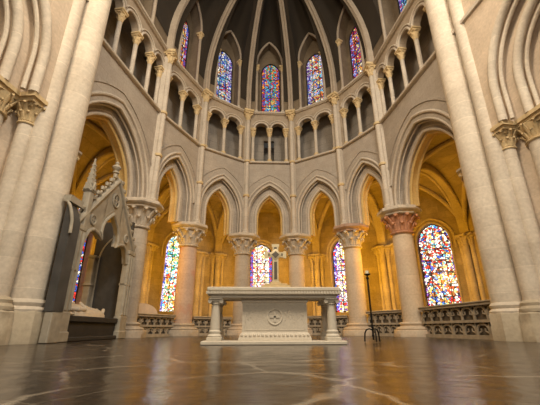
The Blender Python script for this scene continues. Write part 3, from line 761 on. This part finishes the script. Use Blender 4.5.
# processional cross standing on the altar
cr = thing('altar_cross', 'gilt metal cross on a stepped golden foot standing on the altar', 'cross', (-.26, -5.70, .996)); cr.scale = (.92, .92, .89)
b = MB(); b.rbox(0,0,.30,.14,0,.045,.006); b.rbox(0,0,.235,.11,.045,.085,.006); b.rbox(0,0,.11,.07,.085,.12,.005); obj('stepped_foot', b, GILTW, cr)
def cross_poly(w, aw, zc, zb, zt, e):
    return [(-w,zb),(w,zb),(w*.9,zc-w),(aw-e,zc-w),(aw-e,zc-w-e),(aw,zc-w-e),(aw,zc+w+e),(aw-e,zc+w+e),(aw-e,zc+w),(w,zc+w),(w,zt-e),(w+e,zt-e),(w+e,zt),(-w-e,zt),(-w-e,zt-e),(-w,zt-e),(-w,zc+w),(-aw+e,zc+w),(-aw+e,zc+w+e),(-aw,zc+w+e),(-aw,zc-w-e),(-aw+e,zc-w-e),(-aw+e,zc-w),(-w*.9,zc-w)]
b = MB(); b.box(-.062,.062,-.02,.02,.10,.66); b.box(-.23,.23,-.02,.02,.66,.775); b.box(-.062,.062,-.02,.02,.775,.955); b.box(-.08,.08,-.022,.022,.895,.955); b.box(-.23,-.17,-.022,.022,.64,.795); b.box(.17,.23,-.022,.022,.64,.795); b.box(-.075,.075,-.022,.022,.10,.15)
body = obj('cross_body', b, GOLD, cr)
b = MB(); b.lathe([(.125,-.026),(.14,-.02),(.14,.02),(.125,.026)], n=4, ph=0); b.v = [(x, z, y+.718) for x, y, z in b.v]; obj('centre_lozenge', b, GOLD, cr)
b = MB(); b.box(-.03,.03,-.027,-.018,.18,.56); b.box(-.03,.03,-.027,-.018,.85,.885); b.box(-.155,-.125,-.027,-.018,.69,.745); b.box(.125,.155,-.027,-.018,.69,.745)
b.add([(-.08,-.03,.718),(0,-.03,.638),(.08,-.03,.718),(0,-.03,.798),(-.08,-.02,.718),(0,-.02,.638),(.08,-.02,.718),(0,-.02,.798)], [(0,1,2,3),(4,7,6,5),(0,4,5,1),(1,5,6,2),(2,6,7,3),(3,7,4,0)])
obj('dark_inlay', b, BRASSD, cr)

# ------------------------------------------------------------------ candle stand
cs = thing('candle_stand', 'tall black wrought iron candle stand right of the altar', 'candle stand', (1.79, -4.9, 0))
b = MB(); b.tube([(0,0,.05),(0,0,1.36)], .019, 10); b.ball((0,0,.30), .032, 8, (1,1,.8)); b.ball((0,0,1.30), .034, 8, (1,1,.7)); b.ball((0,0,.13), .03, 8); obj('pole', b, IRON, cs)
for k in range(3):
    a = -PI/2+2*PI*k/3
    b = MB(); b.tube([(r*math.cos(a), r*math.sin(a), z) for r, z in ((0.0,.24),(.07,.265),(.13,.245),(.165,.18),(.175,.09),(.18,.016))], [.014,.015,.015,.015,.015,.018], 8); obj('leg', b, IRON, cs)
b = MB(); b.lathe([(.02,1.35),(.065,1.375),(.07,1.39),(.06,1.39),(.045,1.375)], n=18); obj('drip_plate', b, IRON, cs)
b = MB(); b.lathe([(.038,0),(.038,.075),(.03,.08)], n=18)
tag(obj('candle', b, WAX, loc=(1.79,-4.9,1.378)), 'short ivory candle on top of the iron stand', 'candle')

# ------------------------------------------------------------------ canopied tomb on the left
TA, TB = (-4.76,-4.74), (-4.57,-1.22)
TL, trz = frame(TA, TB)
tm = thing('canopied_tomb', 'grey stone wall tomb with a crocketed gable canopy on the left', 'tomb', (TA[0], TA[1], 0), trz)
def crocket(mb, u, v, z, s=.07, dirx=-1):
    mb.tube([(u,v,z),(u+dirx*s*.5,v,z+s*.9),(u+dirx*s*1.3,v,z+s*.9),(u+dirx*s*1.5,v,z+s*.3)], [s*.45,s*.4,s*.5,s*.3], 6); mb.ball((u+dirx*s*1.1, v, z+s*.75), s*.55, 6)
wL = .50; c = TL/2
for k, u0 in enumerate((0, TL-wL)):
    b = MB(); b.rbox(u0+wL/2, .1, wL/2+.02, .13, 0, .22, .02); b.rbox(u0+wL/2, .1, wL/2-.02, .11, .2, .62, .02); b.rbox(u0+wL/2, .1, wL/2-.03, .09, .6, 2.55, .02)
    b.rbox(u0+wL/2, .1, wL/2-.03, .11, 1.5, 1.58, .015); b.rbox(u0+wL/2, .1, wL/2-.01, .11, 2.45, 2.58, .015)
    for x in (-.16, 0, .16): b.tube([(u0+wL/2+x, .01, .66), (u0+wL/2+x, .01, 2.42)], .035, 8)
    obj('canopy_pier', b, TOMB, tm)
# gable wall with trefoil arch cut out
zg0, zg1 = 2.5, 4.25
trefoil = []
half = c-wL+.02
zsp = 2.15
P0 = [(c-half, 1.9)]
lobes = [(c-half, zsp)]+[(c+x, z) for x, z in ((-1.21,2.36),(-1.10,2.54),(-.9,2.64),(-.68,2.60),(-.44,2.50),(-.50,2.68),(-.47,2.88),(-.36,3.05),(-.2,3.18),(0,3.34))]
out = lobes+[(2*c-u, z) for u, z in lobes[-2::-1]]
gb = MB()
def gtop(u): return zg0+.12+(zg1-zg0)*(1-abs(u-c)/(c-.1)) if abs(u-c) < c-.1 else zg0+.12
q = [(wL-.02, zsp)]+out+[(TL-wL+.02, zsp)]
us = sorted(set([round(p[0], 4) for p in q]))
vs = []; fs = []
qq = [(.05, 2.2), (wL-.03, 2.2)]+out+[(TL-wL+.03, 2.2), (TL-.05, 2.2)]
for u, z in qq:
    zt = max(gtop(u), z+.04)
    vs += [(u, .06, z), (u, .06, zt), (u, .2, z), (u, .2, zt)]
for i in range(len(qq)-1):
    a = 4*i; e = a+4; fs += [(a, e, e+1, a+1), (e+2, a+2, a+3, e+3), (a+1, e+1, e+3, a+3), (e, a, a+2, e+2)]
gb.add(vs, fs); obj('gable', gb, TOMB, tm)
b = MB(); b.tube(along(out, .06), .05, 8); b.tube(along([(c+(u-c)*1.08, z+.12) for u, z in out[5:-5]], .08), .03, 6); obj('trefoil_moulding', b, TOMB, tm)
for sg in (-1, 1):
    b = MB(); pts = [(c+sg*(c-.1), .06, zg0+.1), (c, .06, zg1+.14)]
    b.tube(pts, .075, 8); b.tube([(pts[0][0], .2, pts[0][2]), (c, .2, zg1+.14)], .06, 8)
    for k in range(9):
        f = (k+.4)/9; crocket(b, c+sg*(c-.1)*(1-f), .06, zg0+.13+(zg1-zg0+.06)*f, .115, sg)
    obj('gable_coping', b, TOMB, tm)
for rc, zz, rr in ((c, 3.74, .19), (c-1.0, 2.86, .12), (c+1.0, 2.86, .12)):
    b = MB(); b.tube([(rc+rr*math.cos(2*PI*k/18), .05, zz+rr*math.sin(2*PI*k/18)) for k in range(18)], .035, 6, True)
    for k in range(4): b.tube([(rc+rr*.45*math.cos(a_)+rr*.45*math.cos(PI/4+k*PI/2), .05, zz+rr*.45*math.sin(a_)+rr*.45*math.sin(PI/4+k*PI/2)) for a_ in [2*PI*j/10 for j in range(10)]], .018, 5, True)
    ros = obj('gable_rosette', b, TOMB, tm)
    b = MB(); b.prism_v([(rc+rr*math.cos(2*PI*k/18), zz+rr*math.sin(2*PI*k/18)) for k in range(18)], .045, .065); obj('rosette_shade_disc', b, DARKST, ros)  # flat dark disc painting the shade inside a pierced opening
b = MB(); b.lathe([(.09,4.3),(.07,4.45),(.06,4.6),(.10,4.63),(.10,4.66),(.06,4.69),(.12,4.76),(.14,4.80),(.10,4.86),(.05,4.9),(.07,4.95),(.03,5.0)], c, .2, 10); obj('finial', b, TOMB, tm)
px_, py_ = .40, .08
b = MB(); b.rbox(px_, py_, .10, .09, 2.55, 3.5, .02); b.rbox(px_, py_, .125, .11, 3.45, 3.53, .015)
for fx, fy in ((0,-.11),(-.13,0),(.13,0),(0,.11)):
    x, y = px_+fx, py_+fy; w = .08
    b.add([(x-w,y-.02,3.5),(x+w,y-.02,3.5),(x,y-.02,3.74),(x-w,y+.02,3.5),(x+w,y+.02,3.5),(x,y+.02,3.74)] if fx == 0 else [(x-.02,y-w,3.5),(x-.02,y+w,3.5),(x-.02,y,3.74),(x+.02,y-w,3.5),(x+.02,y+w,3.5),(x+.02,y,3.74)], [(0,1,2),(5,4,3),(0,3,4,1),(1,4,5,2),(2,5,3,0)])
b.lathe([(.125,3.5),(.015,4.40)], px_, py_, 4, PI/4)
for k in range(6):
    f = k/6
    for j in range(4):
        a_ = PI/4+j*PI/2; r = .125*(1-f)+.02*f; b.ball((px_+r*math.cos(a_), py_+r*math.sin(a_), 3.55+.78*f), .024, 6)
obj('pinnacle', b, TOMB, tm)
# inner end arch, dark panels, back wall and chest
b = MB(); b.rbox(TL-.22, 1.22, .17, .1, 0, 2.4, .02); b.rbox(TL-.22, 1.22, .2, .13, 1.5, 1.58, .02); b.rbox(TL-.22, 1.22, .2, .13, 2.35, 2.45, .02); obj('rear_pier', b, TOMB, tm)
b = MB(); b.box(TL-.14, TL-.02, .16, 1.3, .0, 3.6); obj('east_end_wall', b, DARKST, tm)
b = MB(); b.tube([(TL-.15, .68+u, z) for u, z in arch(.42, .8, 2.3, .57, uc=0, n=10)], .03, 6); obj('panel_arch', b, TOMB, tm)
b = MB(); b.v = []; rg = [(-.12,.6),(.07,.6)]+[(.07,2.95),(.04,2.91),(0,2.82),(-.06,2.70),(-.12,2.5)]; b.loft([[(-.02,y,z) for y, z in rg],[(-.36,y,z) for y, z in rg]]); obj('dark_end_slab', b, DARKST, tm)
b = MB(); b.tube([(-.37,y,z) for y, z in [(.13,2.97),(.06,2.94),(-.01,2.84),(-.07,2.70),(-.13,2.48),(-.14,2.2)]], .035, 8); b.box(-.4, .1, -.02, .14, 2.93, 3.08); obj('slab_hood', b, TOMB, tm)
b = MB(); b.rbox(-.16, -.03, .19, .085, 0, .6, .02); obj('slab_base', b, TOMB, tm)
b = MB(); b.box(wL-.02, TL-wL+.02, .12, 1.25, 0, .42); b.rbox(TL/2, .66, TL/2-wL+.03, .6, .42, .56, .02); b.rbox(TL/2, .6, TL/2-wL+.04, .58, 0, .1, .02); obj('tomb_chest', b, CHEST, tm)
# recumbent effigy (one continuous skinned figure with robe)
def skinned(name, verts, edges, radii, mat, loc, rz, sub=2):
    me = bpy.data.meshes.new(name); me.from_pydata(verts, edges, []); o = bpy.data.objects.new(name, me); COL.objects.link(o)
    o.location = loc; o.rotation_euler = (0,0,rz)
    md = o.modifiers.new('skin', 'SKIN'); md.use_smooth_shade = True
    sv = me.skin_vertices[0].data if me.skin_vertices else None
    if sv is None:
        bpy.context.view_layer.objects.active = o
        sv = me.skin_vertices.new().data
    for k, r in enumerate(radii): sv[k].radius = r if isinstance(r, tuple) else (r, r)
    sv[0].use_root = True
    o.modifiers.new('sub', 'SUBSURF').levels = sub; o.modifiers['sub'].render_levels = sub
    me.materials.append(mat); return o
V = [(.0,0,.17),(.28,0,.19),(.52,0,.20),(.66,0,.19),(.86,0,.19), (-.24,-.10,.15),(-.62,-.10,.15),(-.98,-.09,.11),(-1.02,-.10,.27),(-.24,.10,.15),(-.62,.10,.15),(-.98,.09,.11),(-1.02,.10,.27),
     (.48,-.20,.17),(.20,-.24,.17),(.24,-.06,.36),(.48,.20,.17),(.20,.24,.17),(.24,.06,.36)]
Ed = [(0,1),(1,2),(2,3),(3,4),(0,5),(5,6),(6,7),(7,8),(0,9),(9,10),(10,11),(11,12),(2,13),(13,14),(14,15),(2,16),(16,17),(17,18)]
Rd = [(.17,.13),(.17,.13),(.17,.12),.065,.11,.11,.085,.06,.045,.11,.085,.06,.045,.07,.055,.04,.07,.055,.04]
ex, ey = at(TA, trz, TL*.5+.0, .50)
eff = skinned('recumbent_effigy', V, Ed, Rd, EFF, (ex, ey, .555), trz+PI, 2)
tag(eff, 'pale marble figure lying on the dark tomb chest with its feet to the right', 'statue')
b = MB(); b.rbox(.86, 0, .22, .24, .0, .10, .04); obj('pillow', b, EFF, eff)
rob = MB(); rings = []
for x, w, h in ((-.95,.20,.19),(-.7,.26,.23),(-.3,.28,.26),(.1,.27,.29),(.4,.27,.30),(.55,.18,.26)):
    rings.append([(x, w*math.cos(PI*k/10), max(0.0, .01+h*math.sin(PI*k/10)*(1+.05*math.sin(k*3+x*9)))) for k in range(11)])
rob.loft(rings); obj('robe', rob, EFF, eff)

# ------------------------------------------------------------------ light
def area(name, loc, target, sx, sy, power, col, spread=PI):
    l = bpy.data.lights.new(name, 'AREA'); l.shape = 'RECTANGLE'; l.size = sx; l.size_y = sy; l.energy = power; l.color = col; l.spread = spread
    o = bpy.data.objects.new(name, l); COL.objects.link(o); o.location = loc
    o.rotation_euler = (Vector(target)-Vector(loc)).to_track_quat('-Z', 'Y').to_euler(); return o
def point(name, loc, power, col, r=.15):
    l = bpy.data.lights.new(name, 'POINT'); l.energy = power; l.color = col; l.shadow_soft_size = r
    o = bpy.data.objects.new(name, l); COL.objects.link(o); o.location = loc; return o
area('nave_daylight', (3.6,-12.6,13.6), (-3,0,4.5), 3.2, 3.2, 1030, (1,.92,.78), math.radians(150))
area('nave_lamp_light', (-3.6,-12.6,13.2), (3.5,0,4.5), 3, 3, 1030, (1,.83,.60), math.radians(150))
area('altar_front_fill', (-.5,-15.5,5.2), (0,0,2.6), 3, 2.4, 240, (1,.90,.74))  # fill light added behind the camera to brighten the altar front
WARM = (1,.50,.015)
for i, (x, y) in enumerate(COLS):
    d = Vector((x+.622, y+12.319)).normalized(); e = 1.45
    point('ambulatory_lamp', (x+e*d.x, y+e*d.y, 3.0), (170,115,100,140,200,255)[i], WARM, .08)
point('ambulatory_lamp', (-7.2,-4.2,2.2), 75, WARM); point('ambulatory_lamp', (7.4,-3.8,2.2), 150, WARM)

w = bpy.data.worlds.new('nave_gloom'); scene.world = w; w.use_nodes = True
w.node_tree.nodes['Background'].inputs[0].default_value = (1,.93,.82,1); w.node_tree.nodes['Background'].inputs[1].default_value = .04

# ------------------------------------------------------------------ camera
cam = bpy.data.cameras.new('camera'); co = bpy.data.objects.new('camera', cam); COL.objects.link(co); scene.camera = co
cam.sensor_width = 36; cam.lens = 36*339.0/540; cam.clip_start = .05
yaw, pitch, roll = math.radians(2.2185), math.radians(20.45), math.radians(-.1)
f = Vector((math.sin(yaw)*math.cos(pitch), math.cos(yaw)*math.cos(pitch), math.sin(pitch))); r = Vector((math.cos(yaw), -math.sin(yaw), 0)); u = r.cross(f)
r2 = r*math.cos(roll)+u*math.sin(roll); u2 = -r*math.sin(roll)+u*math.cos(roll)
M = Matrix((r2, u2, -f)).transposed().to_4x4(); M.translation = Vector((-.622,-12.319,.265)); co.matrix_world = M

scene.view_settings.view_transform = 'Standard'; scene.view_settings.look = 'None'; scene.view_settings.gamma = 1
scene.view_settings.use_curve_mapping = False; scene.view_settings.exposure = 0.03
scene.cycles.use_denoising = True
scene.cycles.max_bounces = 6; scene.cycles.diffuse_bounces = 4
